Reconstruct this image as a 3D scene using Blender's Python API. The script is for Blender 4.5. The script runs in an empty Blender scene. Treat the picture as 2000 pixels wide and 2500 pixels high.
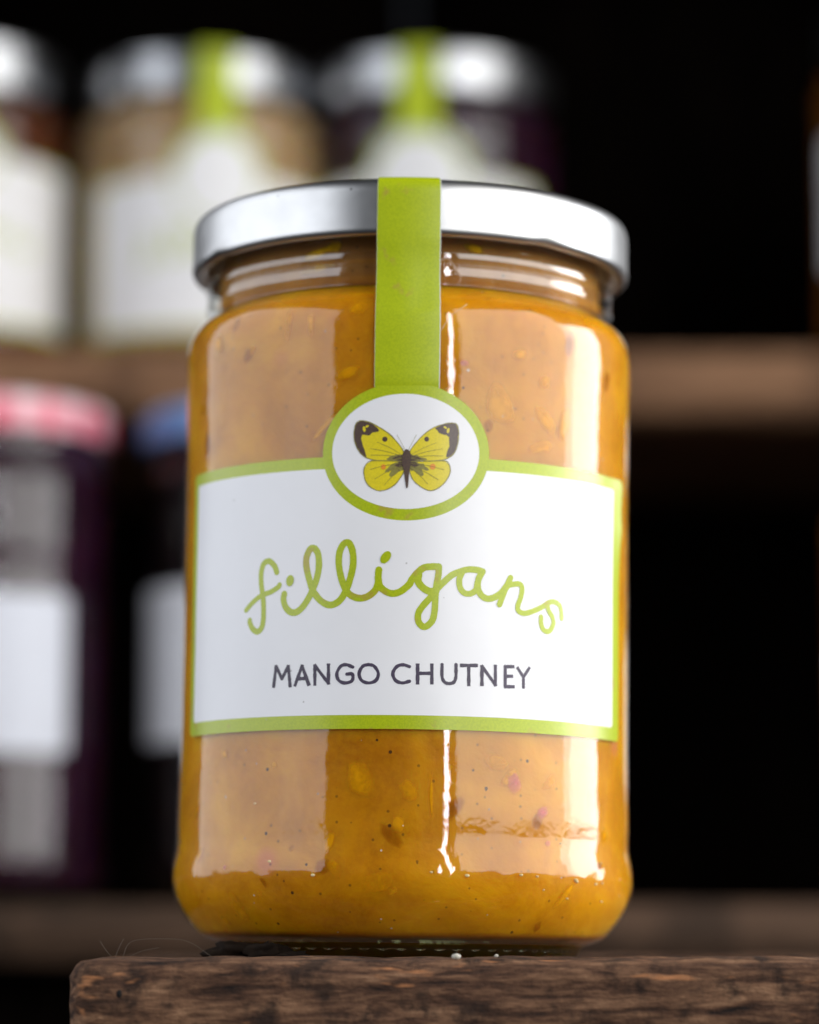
import bpy, bmesh, math, random
from mathutils import Vector, Matrix, noise
from mathutils.geometry import tessellate_polygon

random.seed(7)
SC = bpy.context.scene
COL = SC.collection
MM = 0.001
R = math.radians

# ------------------------------------------------------------------ camera
cam_d = bpy.data.cameras.new('camera')
cam = bpy.data.objects.new('camera', cam_d)
COL.objects.link(cam)
SC.camera = cam
cam.location = (0.0, -0.504, 0.0003)
cam.rotation_euler = (R(90 + 8.14), 0, 0)
cam_d.sensor_fit = 'HORIZONTAL'
cam_d.sensor_width = 36.0
cam_d.lens = 136.8
cam_d.clip_start = 0.01
cam_d.clip_end = 50
cam_d.dof.use_dof = True
cam_d.dof.focus_distance = 0.467
cam_d.dof.aperture_fstop = 9.6

# ------------------------------------------------------------------ world, lamps, exposure
W = bpy.data.worlds.new('World')
SC.world = W
W.use_nodes = True
W.node_tree.nodes['Background'].inputs[0].default_value = (0.75, 0.85, 1.0, 1)
W.node_tree.nodes['Background'].inputs[1].default_value = 0.02


def lamp(name, a, b, z0, z1, radiance, col):
    """Upright area lamp standing between floor points a and b, shining towards the jar."""
    ax, ay = a
    bx, by = b
    w = math.hypot(bx - ax, by - ay)
    h = z1 - z0
    d = bpy.data.lights.new(name, 'AREA')
    d.shape = 'RECTANGLE'
    d.size = w
    d.size_y = h
    d.energy = radiance * math.pi * w * h
    d.color = col
    o = bpy.data.objects.new(name, d)
    COL.objects.link(o)
    c = Vector(((ax + bx) / 2, (ay + by) / 2, (z0 + z1) / 2))
    X = Vector((bx - ax, by - ay, 0)).normalized()
    n = Vector((X.y, -X.x, 0))
    if n.dot(Vector((-c.x, -c.y, 0))) < 0:
        X = -X
        n = -n
    Zl = -n                       # a lamp shines along its local -Z
    Yl = Zl.cross(X)
    o.matrix_world = Matrix(((X.x, Yl.x, Zl.x, c.x), (X.y, Yl.y, Zl.y, c.y), (X.z, Yl.z, Zl.z, c.z), (0, 0, 0, 1)))
    return o


def pol(az, d):
    a = R(az)
    return (d * math.sin(a), -d * math.cos(a))


# daylight from the open sides of the stall; its lower edge follows the uneven roofs and hedges outside
for y0, y1, zb, rad in ((0.86, 0.35, 0.026, 2.35), (0.35, -0.28, 0.034, 2.55), (-0.28, -0.62, 0.022, 2.45), (-0.62, -1.05, 0.041, 2.7), (-1.05, -1.34, 0.030, 2.5), (-1.34, -1.66, 0.048, 2.6)):
    lamp('open_side_light', (-1.30, y0), (-1.30, y1), zb, 1.65, rad, (0.91, 0.94, 1.0))
for a0, a1, d0, d1, zb, rad in ((26, 41, 1.9, 1.78, 0.044, 3.8), (41, 60, 1.78, 1.55, 0.028, 4.0), (60, 75, 1.55, 1.50, 0.036, 4.3), (75, 87, 1.50, 1.46, 0.026, 4.6)):
    lamp('open_front_light', pol(a0, d0), pol(a1, d1), zb, 1.75, rad, (1.0, 0.985, 0.96))
lamp('bright_side_light', pol(87, 1.46), pol(92, 1.45), 0.040, 0.80, 9.0, (0.98, 0.985, 1.0))
lamp('bright_side_light', pol(92, 1.45), pol(114, 1.55), 0.046, 0.80, 13.5, (0.97, 0.98, 1.0))
lamp('gap_light', pol(20.3, 2.0), pol(22.0, 2.0), 0.045, 1.30, 34.0, (0.97, 0.98, 1.0))

vs = SC.view_settings
SC.display_settings.display_device = 'sRGB'
vs.view_transform = 'Standard'
vs.look = 'None'
vs.exposure = 0.0
vs.gamma = 1.0
vs.use_curve_mapping = False
cy = SC.cycles
cy.use_denoising = True
try:
    cy.denoiser = 'OPENIMAGEDENOISE'
except Exception:
    pass
cy.max_bounces = 14
cy.transparent_max_bounces = 16
cy.transmission_bounces = 10
cy.sample_clamp_indirect = 6.0

# ------------------------------------------------------------------ traced print of the front label
# u (round the jar) and z (up), millimetres on the glass
SCRIPT = [
    (0.96, [(-20.85, 58.15), (-21.32, 59.15), (-22.34, 59.94), (-23.36, 59.6), (-23.81, 58.49), (-23.87, 57.2), (-23.68, 55.74), (-23.38, 54.26), (-23.26, 52.81), (-23.26, 51.03), (-23.54, 49.76), (-24.37, 49.16), (-25.35, 49.62), (-25.97, 50.55), (-26.04, 50.95)]),
    (0.83, [(-26.88, 52.62), (-25.45, 53.75), (-23.76, 54.69), (-21.93, 55.15), (-20.56, 55.8), (-20.28, 56.15)]),
    (1.05, [(-19.38, 54.69), (-19.52, 53.9), (-19.15, 52.76), (-18.29, 51.92), (-17.28, 51.8), (-16.21, 52.47), (-15.25, 53.72), (-14.49, 55.13), (-13.82, 56.87), (-13.51, 58.62), (-13.62, 60.39), (-14.07, 61.29), (-14.6, 61.55), (-15.12, 61.25), (-15.6, 60.14), (-15.61, 58.86), (-15.23, 57.24), (-14.58, 55.29), (-13.95, 54.31), (-12.99, 53.33), (-11.7, 52.73), (-10.53, 53.03), (-9.64, 53.89), (-8.92, 55.31), (-8.37, 57.05), (-8.04, 58.8), (-8.1, 60.56), (-8.53, 61.85), (-9.06, 62.26), (-9.68, 61.87), (-10.19, 60.76), (-10.3, 59.17), (-10.02, 57.4), (-9.5, 55.8), (-8.74, 54.51), (-7.75, 53.86), (-6.62, 53.69), (-5.5, 54.07), (-4.55, 54.95), (-4.17, 56.06), (-4.14, 57.33), (-4.08, 58.0)]),
    (1.06, [(-4.18, 56.85), (-3.92, 55.58), (-3.12, 54.79), (-2.0, 54.39), (-0.74, 54.72), (0.51, 55.77), (0.95, 56.57), (1.73, 57.54), (2.67, 58.35), (3.78, 58.57), (4.97, 58.6)]),
    (1.00, [(5.0, 58.57), (4.94, 57.29), (4.68, 55.85), (4.54, 54.58), (4.5, 53.3), (4.41, 51.71), (4.03, 50.27), (2.93, 49.38), (2.05, 50.07), (1.95, 51.34), (2.57, 52.46), (3.67, 53.76), (4.77, 55.22), (5.72, 56.2), (7.0, 57.36), (8.29, 57.96), (9.6, 58.34), (10.93, 58.32), (11.85, 58.12)]),
    (1.10, [(1.96, 57.38), (1.9, 56.27), (2.62, 55.33), (3.66, 54.79), (4.61, 54.9)]),
    (0.93, [(8.62, 57.9), (8.17, 56.76), (8.31, 55.49), (8.98, 54.72), (9.96, 54.68), (10.79, 55.28), (11.03, 56.41), (11.52, 57.55), (11.85, 58.12)]),
    (1.00, [(11.77, 58.04), (11.19, 56.89), (11.09, 55.61), (11.63, 54.52), (12.65, 54.01), (13.85, 54.31), (14.89, 55.01), (15.59, 55.85), (16.3, 56.7)]),
    (0.93, [(16.47, 57.43), (15.77, 56.02), (15.16, 54.54), (14.64, 53.24)]),
    (0.86, [(15.42, 55.36), (16.12, 56.2), (17.2, 56.51), (18.21, 56.5), (18.5, 55.71), (18.23, 54.41), (17.78, 53.26), (17.88, 52.47), (18.9, 52.13), (20.42, 52.55), (22.19, 53.32), (23.62, 54.16), (24.67, 54.32), (25.76, 53.84), (26.1, 52.9), (26.18, 51.85)]),
    (0.86, [(23.21, 53.8), (23.52, 52.86), (24.26, 51.95), (24.48, 51.0), (23.96, 49.99), (23.24, 49.62), (22.42, 49.96), (22.05, 50.82), (22.04, 51.78)]),
]
CAPS = [
    [[(-21.05, 40.55), (-20.65, 43.67), (-19.53, 41.71), (-18.44, 43.59), (-18.05, 40.52)]],
    [[(-17.21, 40.62), (-16.04, 43.57), (-14.86, 40.68)], [(-16.86, 41.63), (-15.15, 41.64)]],
    [[(-13.85, 40.66), (-13.9, 43.58), (-11.64, 40.81), (-11.69, 43.66)]],
    [[(-7.86, 43.23), (-8.84, 43.59), (-9.72, 43.38), (-10.33, 42.31), (-10.05, 41.29), (-9.12, 40.84), (-7.95, 41.15), (-7.9, 42.16), (-8.75, 42.17)]],
    [[(-5.42, 43.6), (-4.59, 43.35), (-3.94, 42.27), (-4.3, 41.2), (-5.38, 40.82), (-6.47, 41.2), (-6.87, 42.28), (-6.31, 43.35), (-5.42, 43.6)]],
    [[(0.72, 43.32), (-0.23, 43.59), (-1.17, 43.3), (-1.76, 42.28), (-1.33, 41.21), (-0.32, 40.85), (0.75, 41.11)]],
    [[(1.95, 43.65), (1.98, 40.81)], [(4.1, 43.7), (4.13, 40.86)], [(1.96, 42.33), (4.11, 42.37)]],
    [[(5.65, 43.73), (5.67, 41.9), (6.07, 41.09), (6.77, 40.89), (7.48, 41.13), (7.79, 41.96), (7.78, 43.8)]],
    [[(8.56, 43.69), (11.06, 43.78)], [(9.77, 43.74), (9.8, 40.76)]],
    [[(11.89, 40.84), (11.86, 43.69), (14.07, 40.93), (14.04, 43.85)]],
    [[(17.08, 43.87), (15.69, 43.8), (15.71, 40.75), (17.18, 40.82)], [(15.7, 42.34), (16.88, 42.39)]],
    [[(17.81, 43.72), (18.86, 42.37), (19.91, 43.83)], [(18.86, 42.37), (18.87, 40.78)]],
]
FLY = {
    'lf': [(-0.35, 75.21), (-0.53, 76.08), (-1.02, 76.96), (-2.34, 78.49), (-3.44, 79.37), (-4.54, 80.04), (-5.87, 80.72), (-7.21, 80.96), (-7.87, 80.54), (-8.12, 79.66), (-8.17, 78.34), (-7.82, 77.01), (-7.13, 75.9), (-6.24, 75.22), (-5.13, 74.88), (-3.16, 74.73)],
    'lh': [(-0.51, 74.59), (-3.16, 74.71), (-5.35, 74.73), (-6.22, 74.23), (-6.58, 73.25), (-6.41, 71.93), (-5.74, 70.83), (-4.41, 70.11), (-3.11, 70.26), (-1.81, 71.03), (-0.96, 72.13), (-0.43, 73.23)],
    'rf': [(0.19, 75.21), (0.4, 76.2), (1.15, 77.31), (2.43, 78.77), (3.95, 79.91), (5.48, 80.51), (6.8, 80.78), (7.58, 80.49), (7.88, 79.18), (7.72, 77.63), (7.29, 76.29), (6.41, 75.38), (5.09, 74.93), (2.91, 74.78)],
    'rh': [(0.35, 74.6), (3.35, 74.73), (5.75, 74.87), (6.42, 74.28), (6.61, 73.19), (6.01, 71.85), (4.92, 70.72), (3.62, 70.2), (2.31, 70.65), (0.99, 71.72), (0.44, 73.02)],
    'ltip': [(-7.29, 80.88), (-7.82, 80.49), (-8.06, 79.66), (-8.1, 78.34), (-7.75, 77.05), (-7.09, 75.96), (-6.24, 75.29), (-6.52, 76.33), (-6.94, 77.65), (-7.04, 78.54), (-6.62, 78.79), (-5.95, 78.65), (-5.19, 79.12), (-4.32, 79.33), (-5.21, 80.31), (-6.32, 80.77)],
    'rtip': [(4.17, 79.87), (5.48, 80.44), (6.8, 80.7), (7.51, 80.42), (7.79, 79.18), (7.63, 77.63), (7.22, 76.33), (6.32, 75.42), (5.97, 75.69), (6.39, 77.13), (6.38, 78.45), (5.93, 78.83), (5.05, 79.06)],
    'lsm': [(-0.18, 75.82), (-1.0, 75.68), (-1.98, 75.59), (-3.17, 74.97), (-2.18, 74.71), (-1.42, 74.58), (-2.39, 74.1), (-3.36, 73.11), (-2.81, 73.0), (-1.63, 73.4), (-0.97, 73.12), (-0.2, 73.89)],
    'rsm': [(-0.01, 75.82), (0.84, 75.66), (1.82, 75.46), (3.02, 75.0), (2.04, 74.76), (1.39, 74.62), (2.48, 74.16), (3.36, 73.41), (2.49, 73.32), (1.41, 73.59), (0.76, 73.14), (0.1, 73.89)],
    'body': [(-0.57, 75.97), (-0.32, 76.41), (-0.08, 76.53), (0.2, 76.38), (0.47, 75.98), (0.61, 75.22), (0.49, 74.12), (0.33, 72.58), (0.2, 71.05), (0.1, 70.56), (-0.07, 70.61), (-0.26, 71.7), (-0.45, 73.01), (-0.72, 74.11), (-0.82, 75.2)],
}

# ------------------------------------------------------------------ materials
class NT:
    def __init__(self, name):
        self.m = bpy.data.materials.new(name)
        self.m.use_nodes = True
        self.t = self.m.node_tree
        self.t.nodes.clear()
        self.out = self.t.nodes.new('ShaderNodeOutputMaterial')

    def n(self, typ, ins=None, **props):
        nd = self.t.nodes.new('ShaderNode' + typ)
        for k, v in props.items():
            setattr(nd, k, v)
        for k, v in (ins or {}).items():
            s = nd.inputs[k]
            if isinstance(v, bpy.types.NodeSocket):
                self.t.links.new(v, s)
            elif isinstance(v, bpy.types.Node):
                self.t.links.new(v.outputs[0], s)
            else:
                s.default_value = v
        return nd

    def surf(self, nd):
        self.t.links.new(nd.outputs[0], self.out.inputs['Surface'])
        return self.m

    def coord(self, scale=(1, 1, 1), kind='Object'):
        tc = self.n('TexCoord')
        mp = self.n('Mapping', {'Vector': tc.outputs[kind], 'Scale': scale})
        return mp.outputs[0]

    def noise(self, vec, scale, detail=3, rough=0.55, dist=0.0):
        return self.n('TexNoise', {'Vector': vec, 'Scale': scale, 'Detail': detail, 'Roughness': rough, 'Distortion': dist}).outputs[0]

    def ramp(self, fac, stops, interp='LINEAR'):
        r = self.n('ValToRGB', {'Fac': fac})
        cr = r.color_ramp
        cr.interpolation = interp
        while len(cr.elements) < len(stops):
            cr.elements.new(0.5)
        for e, (p, c) in zip(cr.elements, stops):
            e.position = p
            e.color = (c, c, c, 1) if isinstance(c, (int, float)) else (c[0], c[1], c[2], 1)
        return r.outputs[0]

    def mix(self, fac, a, b, blend='MIX'):
        nd = self.t.nodes.new('ShaderNodeMix')
        nd.data_type = 'RGBA'
        nd.blend_type = blend
        for k, v in ((0, fac), (6, a), (7, b)):
            s = nd.inputs[k]
            if isinstance(v, bpy.types.NodeSocket):
                self.t.links.new(v, s)
            elif k == 0:
                s.default_value = v
            else:
                s.default_value = (v[0], v[1], v[2], 1)
        return nd.outputs[2]

    def math(self, op, a, b=0.0, clamp=False):
        nd = self.n('Math', operation=op, use_clamp=clamp)
        for i, v in enumerate((a, b)):
            if isinstance(v, bpy.types.NodeSocket):
                self.t.links.new(v, nd.inputs[i])
            else:
                nd.inputs[i].default_value = v
        return nd.outputs[0]

    def bump(self, h, dist, strength=1.0, normal=None):
        ins = {'Height': h, 'Distance': dist, 'Strength': strength}
        if normal is not None:
            ins['Normal'] = normal
        return self.n('Bump', ins).outputs[0]

    def specks(self, vec, scale, size, keep):
        """Round spots: 1 inside a spot, 0 elsewhere; only a share `keep` of the cells has one."""
        v = self.n('TexVoronoi', {'Vector': vec, 'Scale': scale, 'Randomness': 1.0})
        near = self.math('LESS_THAN', v.outputs['Distance'], size)
        sep = self.n('SeparateColor', {0: v.outputs['Color']})
        pick = self.math('LESS_THAN', sep.outputs[0], keep)
        return self.math('MULTIPLY', near, pick)


def schlick(g, normal=None, f0=0.043):
    ins = {'Blend': 0.5}
    if normal is not None:
        ins['Normal'] = normal
    lw = g.n('LayerWeight', ins)
    p5 = g.math('POWER', lw.outputs['Facing'], 5.0)
    return g.math('ADD', g.math('MULTIPLY', p5, 1.0 - f0), f0, clamp=True)


def mat_jar_glass(name, tint=(0.985, 0.99, 0.985), wob=1.0, dust=True, f0=0.043):
    """Wall of a full jar: reflection on top of whatever presses against the glass."""
    g = NT(name)
    co = g.coord()
    h1 = g.noise(co, 42, 2, 0.5)
    h2 = g.noise(co, 210, 3, 0.6)
    h3 = g.noise(co, 1500, 2, 0.6)
    b = g.bump(h1, 0.00020 * wob)
    b = g.bump(h2, 0.000042 * wob, 1.0, b)
    b = g.bump(h3, 0.0000035 * wob, 1.0, b)
    gl = g.n('BsdfGlossy', {'Color': (1, 1, 1, 1), 'Roughness': g.ramp(g.noise(co, 150, 4), [(0.35, 0.008), (0.75, 0.05)]), 'Normal': b})
    tr = g.n('BsdfTransparent', {'Color': (*tint, 1)})
    m = g.n('MixShader', {0: schlick(g, b, f0), 1: tr, 2: gl})
    if dust:
        df = g.n('BsdfDiffuse', {'Color': (0.72, 0.66, 0.58, 1)})
        film = g.math('MULTIPLY', g.ramp(g.noise(co, 90, 5, 0.7), [(0.45, 0.0), (0.8, 1.0)]), 0.010)
        sp = g.math('MULTIPLY', g.specks(co, 620, 0.10, 0.10), 0.55)
        sp2 = g.math('MULTIPLY', g.specks(co, 330, 0.085, 0.05), 0.8)
        tot = g.math('ADD', film, g.math('ADD', sp, sp2), clamp=True)
        m = g.n('MixShader', {0: tot, 1: m, 2: df})
    return g.surf(m)


def mat_solid_glass(name, col=(0.93, 0.97, 0.93), rough=0.0):
    g = NT(name)
    co = g.coord()
    b = g.bump(g.noise(co, 190, 3, 0.6), 0.00012)
    return g.surf(g.n('BsdfGlass', {'Color': (*col, 1), 'Roughness': rough, 'IOR': 1.5, 'Normal': b}))


def mat_chutney(name, dark, mid, light, speck=(0.03, 0.012, 0.006), bits=None, sss=0.006, swirl=0.6):
    g = NT(name)
    co = g.coord()
    n1 = g.noise(co, 75, 5, 0.62, swirl)
    n2 = g.noise(co, 1100, 3, 0.7)
    col = g.ramp(n1, [(0.30, dark), (0.50, mid), (0.72, light)])
    col = g.mix(g.ramp(n2, [(0.3, 0.0), (0.75, 0.35)]), col, light)
    col = g.mix(g.ramp(g.noise(g.coord((1, 1, 0.45)), 33, 2, 0.5, 0.9), [(0.60, 0.0), (0.68, 0.75)]), col, light)
    if bits:
        pv = g.n('TexVoronoi', {'Vector': g.n('Mapping', {'Vector': g.n('TexCoord').outputs['Object'], 'Rotation': (0.4, 0.7, 0.2)}).outputs[0], 'Scale': 110.0})
        pm = g.math('MULTIPLY', g.ramp(pv.outputs['Distance'], [(0.12, 1.0), (0.30, 0.0)]),
                    g.math('LESS_THAN', g.n('SeparateColor', {0: pv.outputs['Color']}).outputs[1], 0.10))
        col = g.mix(g.math('MULTIPLY', pm, 0.45), col, bits)
    col = g.mix(g.math('MULTIPLY', g.specks(co, 480, 0.13, 0.09), 0.85), col, speck)
    col = g.mix(g.math('MULTIPLY', g.specks(co, 900, 0.20, 0.10), 0.5), col, speck)
    p = g.n('BsdfPrincipled', {'Base Color': col, 'Roughness': 0.45, 'Specular IOR Level': 0.1,
                               'Subsurface Weight': 1.0, 'Subsurface Radius': (1.0, 0.55, 0.12), 'Subsurface Scale': sss,
                               'Normal': g.bump(n1, 0.0004)})
    return g.surf(p)


def mat_fruit(name, col, strength=0.75):
    """Piece of fruit in the jam: it melts into the chutney at its rim."""
    g = NT(name)
    co = g.coord()
    c = g.mix(g.ramp(g.noise(co, 380, 4, 0.6), [(0.3, 0.0), (0.75, 1.0)]), col, tuple(x * 0.72 for x in col))
    p = g.n('BsdfDiffuse', {'Color': c})
    at = g.n('Attribute', attribute_name='fade')
    f = g.math('MULTIPLY', at.outputs['Fac'], g.ramp(g.noise(co, 260, 3, 0.6), [(0.3, 0.25), (0.6, strength)]))
    return g.surf(g.n('MixShader', {0: f, 1: g.n('BsdfTransparent', {'Color': (1, 1, 1, 1)}), 2: p}))


def mat_paper(name, col, rough=0.42, var=0.05, coat=0.0, stain=None, halftone=None):
    g = NT(name)
    co = g.coord()
    c2 = tuple(max(0.0, x * (1 - var * 2.4)) for x in col)
    cc = g.mix(g.ramp(g.noise(co, 55, 4, 0.6), [(0.3, 0.0), (0.75, 1.0)]), col, c2)
    if halftone:
        cc = g.mix(g.ramp(g.noise(co, 3600, 1, 0.5), [(0.42, 0.0), (0.60, 0.30)]), cc, halftone)
    if stain:
        cc = g.mix(g.math('MULTIPLY', g.ramp(g.noise(co, 230, 3, 0.6), [(0.62, 0.0), (0.70, 1.0)]), 0.55), cc, stain)
    cc = g.mix(g.math('MULTIPLY', g.specks(co, 520, 0.075, 0.07), 0.6), cc, (0.30, 0.28, 0.27))
    h = g.noise(co, 700, 3, 0.6)
    b = g.bump(h, 0.000015)
    b = g.bump(g.noise(co, 60, 2), 0.00010, 1.0, b)
    p = g.n('BsdfPrincipled', {'Base Color': cc, 'Roughness': rough, 'Specular IOR Level': 0.5, 'Coat Weight': coat, 'Coat Roughness': 0.25, 'Normal': b})
    return g.surf(p)


def mat_lid(name, col=(0.49, 0.495, 0.50), rough=0.36):
    g = NT(name)
    co = g.coord()
    sm = g.noise(co, 60, 5, 0.65)
    c = g.mix(g.ramp(sm, [(0.35, 0.0), (0.8, 0.25)]), col, (0.36, 0.36, 0.355))
    c = g.mix(g.math('MULTIPLY', g.specks(co, 430, 0.085, 0.10), 0.9), c, (0.07, 0.065, 0.06))
    c = g.mix(g.math('MULTIPLY', g.specks(co, 190, 0.05, 0.12), 0.9), c, (0.05, 0.045, 0.04))
    st = g.noise(g.coord((1, 1, 30)), 220, 3, 0.6)
    p = g.n('BsdfPrincipled', {'Base Color': c, 'Metallic': 1.0, 'Roughness': g.ramp(sm, [(0.3, rough - 0.04), (0.8, rough + 0.12)]),
                               'Normal': g.bump(st, 0.00001, 0.6)})
    return g.surf(p)


def mat_gingham(name, col, pale):
    g = NT(name)
    tc = g.n('TexCoord')
    sep = g.n('SeparateXYZ', {0: tc.outputs['Object']})
    a = g.math('GREATER_THAN', g.math('SINE', g.math('MULTIPLY', g.math('ARCTAN2', sep.outputs[0], sep.outputs[1]), 16.0)), 0.0)
    b = g.math('GREATER_THAN', g.math('SINE', g.math('MULTIPLY', sep.outputs[2], 600.0)), 0.0)
    f = g.math('MULTIPLY', g.math('ADD', a, b), 0.5)
    c = g.mix(f, pale, col)
    return g.surf(g.n('BsdfPrincipled', {'Base Color': c, 'Roughness': 0.28, 'Specular IOR Level': 0.5}))


def mat_wood(name, cols, along='X', scale=1.0, rough=0.8, relief=0.0006, knots=True, freq=160, stretch=0.10, fine=0.35, fleck=120):
    g = NT(name)
    spec = 0.3 if cols[2][0] > 0.02 else 0.02
    sc = {'X': (stretch, 1, 1), 'Z': (1, 1, stretch)}[along]
    co = g.coord(tuple(s * scale for s in sc))
    co1 = g.coord((scale, scale, scale))
    n1 = g.noise(co, freq, 6, 0.68, 0.8)
    n2 = g.noise(co, 620, 4, 0.7)
    n3 = g.noise(co1, freq * 0.35, 4, 0.6)
    f = g.math('ADD', g.math('MULTIPLY', n1, 1 - fine), g.math('MULTIPLY', n2, fine))
    c = g.ramp(f, [(0.36, cols[0]), (0.46, cols[1]), (0.55, cols[2]), (0.67, cols[3])])
    c = g.mix(g.ramp(n3, [(0.36, 0.80), (0.50, 0.0)]), c, cols[0])
    if knots:
        c = g.mix(g.math('MULTIPLY', g.ramp(g.noise(g.coord((scale * 0.22, scale, scale)), fleck, 3, 0.6), [(0.62, 0.0), (0.70, 0.85)]), 0.9), c, cols[4])
    b = g.bump(f, relief)
    b = g.bump(g.noise(co1, 900, 3, 0.7), relief * 0.35, 1.0, b)
    return g.surf(g.n('BsdfPrincipled', {'Base Color': c, 'Roughness': rough, 'Specular IOR Level': spec, 'Normal': b}))


def mat_plain(name, col, rough=0.6, spec=0.4, var=0.0):
    g = NT(name)
    c = (*col, 1)
    if var:
        co = g.coord()
        c = g.mix(g.ramp(g.noise(co, 400, 4, 0.65), [(0.35, 0.0), (0.7, 1.0)]), col, tuple(x * (1 - var) for x in col))
    return g.surf(g.n('BsdfPrincipled', {'Base Color': c, 'Roughness': rough, 'Specular IOR Level': spec}))


GREEN = (0.44, 0.53, 0.004)
M = {
    'glass': mat_jar_glass('jar_glass'),
    'neck': mat_jar_glass('clear_glass', (0.93, 0.95, 0.93), 1.4, True, 0.095),   # empty neck: both faces of the wall mirror
    'base_glass': mat_solid_glass('base_glass', (0.80, 0.84, 0.66)),
    'far_glass': mat_jar_glass('far_jar_glass', wob=0.7, dust=False),
    'mango': mat_chutney('mango_chutney', (0.40, 0.140, 0.0003), (0.54, 0.215, 0.0005), (0.70, 0.34, 0.0008), bits=(0.58, 0.15, 0.12), swirl=0.3),
    'mango_bit': mat_fruit('mango_flesh', (0.86, 0.40, 0.004), 0.8),
    'smear': mat_fruit('mango_smear', (0.80, 0.46, 0.006), 1.0),
    'residue': mat_chutney('neck_residue', (0.20, 0.085, 0.018), (0.33, 0.145, 0.028), (0.44, 0.22, 0.045), sss=0.001),
    'onion_bit': mat_fruit('onion_skin', (0.66, 0.16, 0.20), 0.6),
    'bubble': mat_plain('bubble_glint', (0.80, 0.62, 0.30), 0.08, 0.8),  # whitish colour stands in for the glints on trapped bubbles
    'pulp': mat_fruit('mango_pulp', (0.30, 0.085, 0.0006), 0.55),
    'plum': mat_chutney('plum_chutney', (0.006, 0.001, 0.004), (0.018, 0.003, 0.011), (0.045, 0.009, 0.030), sss=0.003),
    'black_jam': mat_chutney('black_jam', (0.002, 0.0015, 0.0015), (0.004, 0.002, 0.002), (0.008, 0.004, 0.004), sss=0.002),
    'tan': mat_chutney('tan_chutney', (0.30, 0.19, 0.09), (0.40, 0.26, 0.13), (0.52, 0.36, 0.19), sss=0.004),
    'amber': mat_chutney('amber_chutney', (0.10, 0.03, 0.002), (0.17, 0.05, 0.003), (0.24, 0.08, 0.006), sss=0.004),
    'rust': mat_chutney('rust_chutney', (0.05, 0.012, 0.004), (0.09, 0.022, 0.006), (0.15, 0.04, 0.01), sss=0.004),
    'lid': mat_lid('brushed_lid'),
    'far_lid': mat_lid('far_lid', (0.42, 0.43, 0.45), 0.27),
    'red_check': mat_gingham('red_gingham', (0.78, 0.05, 0.13), (0.92, 0.74, 0.80)),
    'blue_check': mat_gingham('blue_gingham', (0.07, 0.19, 0.50), (0.22, 0.38, 0.66)),
    'white': mat_paper('white_label_paper', (0.86, 0.865, 0.895), 0.38, 0.02, coat=0.12),
    'green': mat_paper('green_label_print', GREEN, 0.36, 0.03, coat=0.25, stain=(0.42, 0.27, 0.06), halftone=(0.22, 0.33, 0.004)),
    'far_white': mat_paper('far_white_paper', (0.88, 0.88, 0.89), 0.5, 0.02),
    'far_cool': mat_paper('far_cool_paper', (0.72, 0.75, 0.84), 0.5, 0.02),
    'far_shaded_white': mat_paper('far_shaded_white_paper', (0.78, 0.79, 0.83), 0.5, 0.03),  # white label paper with its shade put into the colour
    'far_green': mat_paper('far_green_paper', (0.46, 0.56, 0.008), 0.5, 0.02),
    'ink': mat_paper('dark_ink', (0.060, 0.045, 0.085), 0.45, 0.25, halftone=(0.12, 0.10, 0.15)),
    'wing_yellow': mat_paper('wing_yellow', (0.80, 0.66, 0.015), 0.4, 0.05, coat=0.25, halftone=(0.52, 0.44, 0.02)),
    'wing_dark': mat_paper('wing_dark', (0.085, 0.052, 0.043), 0.4, 0.1, coat=0.25, halftone=(0.14, 0.09, 0.05)),
    'wing_olive': mat_paper('wing_olive', (0.30, 0.27, 0.06), 0.4, 0.1, coat=0.25, halftone=(0.12, 0.09, 0.05)),
    'wing_orange': mat_paper('wing_orange', (0.82, 0.30, 0.03), 0.4, 0.05, coat=0.25),
    'plank': mat_wood('weathered_timber', [(0.009, 0.005, 0.004), (0.072, 0.034, 0.019), (0.165, 0.085, 0.047), (0.33, 0.185, 0.105), (0.52, 0.22, 0.09)], freq=520, stretch=0.15, fine=0.5, fleck=300, rough=0.9, relief=0.0009),
    'shelf': mat_wood('shelf_timber', [(0.10, 0.050, 0.026), (0.22, 0.114, 0.060), (0.31, 0.165, 0.088), (0.39, 0.22, 0.12), (0.33, 0.17, 0.088)], rough=0.8),
    'dark_shelf': mat_wood('dark_shelf_timber', [(0.030, 0.017, 0.010), (0.070, 0.039, 0.023), (0.105, 0.060, 0.036), (0.15, 0.088, 0.055), (0.13, 0.07, 0.04)], rough=0.85),  # darker version of the shelf timber, used on the lower board
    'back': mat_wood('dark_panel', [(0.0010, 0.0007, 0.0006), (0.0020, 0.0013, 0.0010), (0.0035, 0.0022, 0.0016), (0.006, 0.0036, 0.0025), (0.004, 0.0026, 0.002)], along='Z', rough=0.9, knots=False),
    'bark': mat_plain('dark_crumb', (0.014, 0.009, 0.006), 0.8, 0.06, 0.6),
    'pale_crumb': mat_plain('pale_crumb', (0.55, 0.52, 0.45), 0.7),
    'fibre': mat_plain('pale_fibre', (0.70, 0.55, 0.42), 0.5),
    'web': mat_plain('web_fibre', (0.13, 0.105, 0.085), 0.5),
    'hole': mat_plain('nail_hole', (0.004, 0.003, 0.003), 0.9),
}

# ------------------------------------------------------------------ mesh helpers
def link(name, me, mats, parent=None, smooth=True):
    for m in (mats if isinstance(mats, (list, tuple)) else [mats]):
        me.materials.append(m)
    if smooth:
        me.polygons.foreach_set('use_smooth', [True] * len(me.polygons))
    o = bpy.data.objects.new(name, me)
    COL.objects.link(o)
    o.parent = parent
    return o


def from_bm(name, bm, mats, parent=None, smooth=True):
    me = bpy.data.meshes.new(name)
    bm.to_mesh(me)
    bm.free()
    return link(name, me, mats, parent, smooth)


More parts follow.
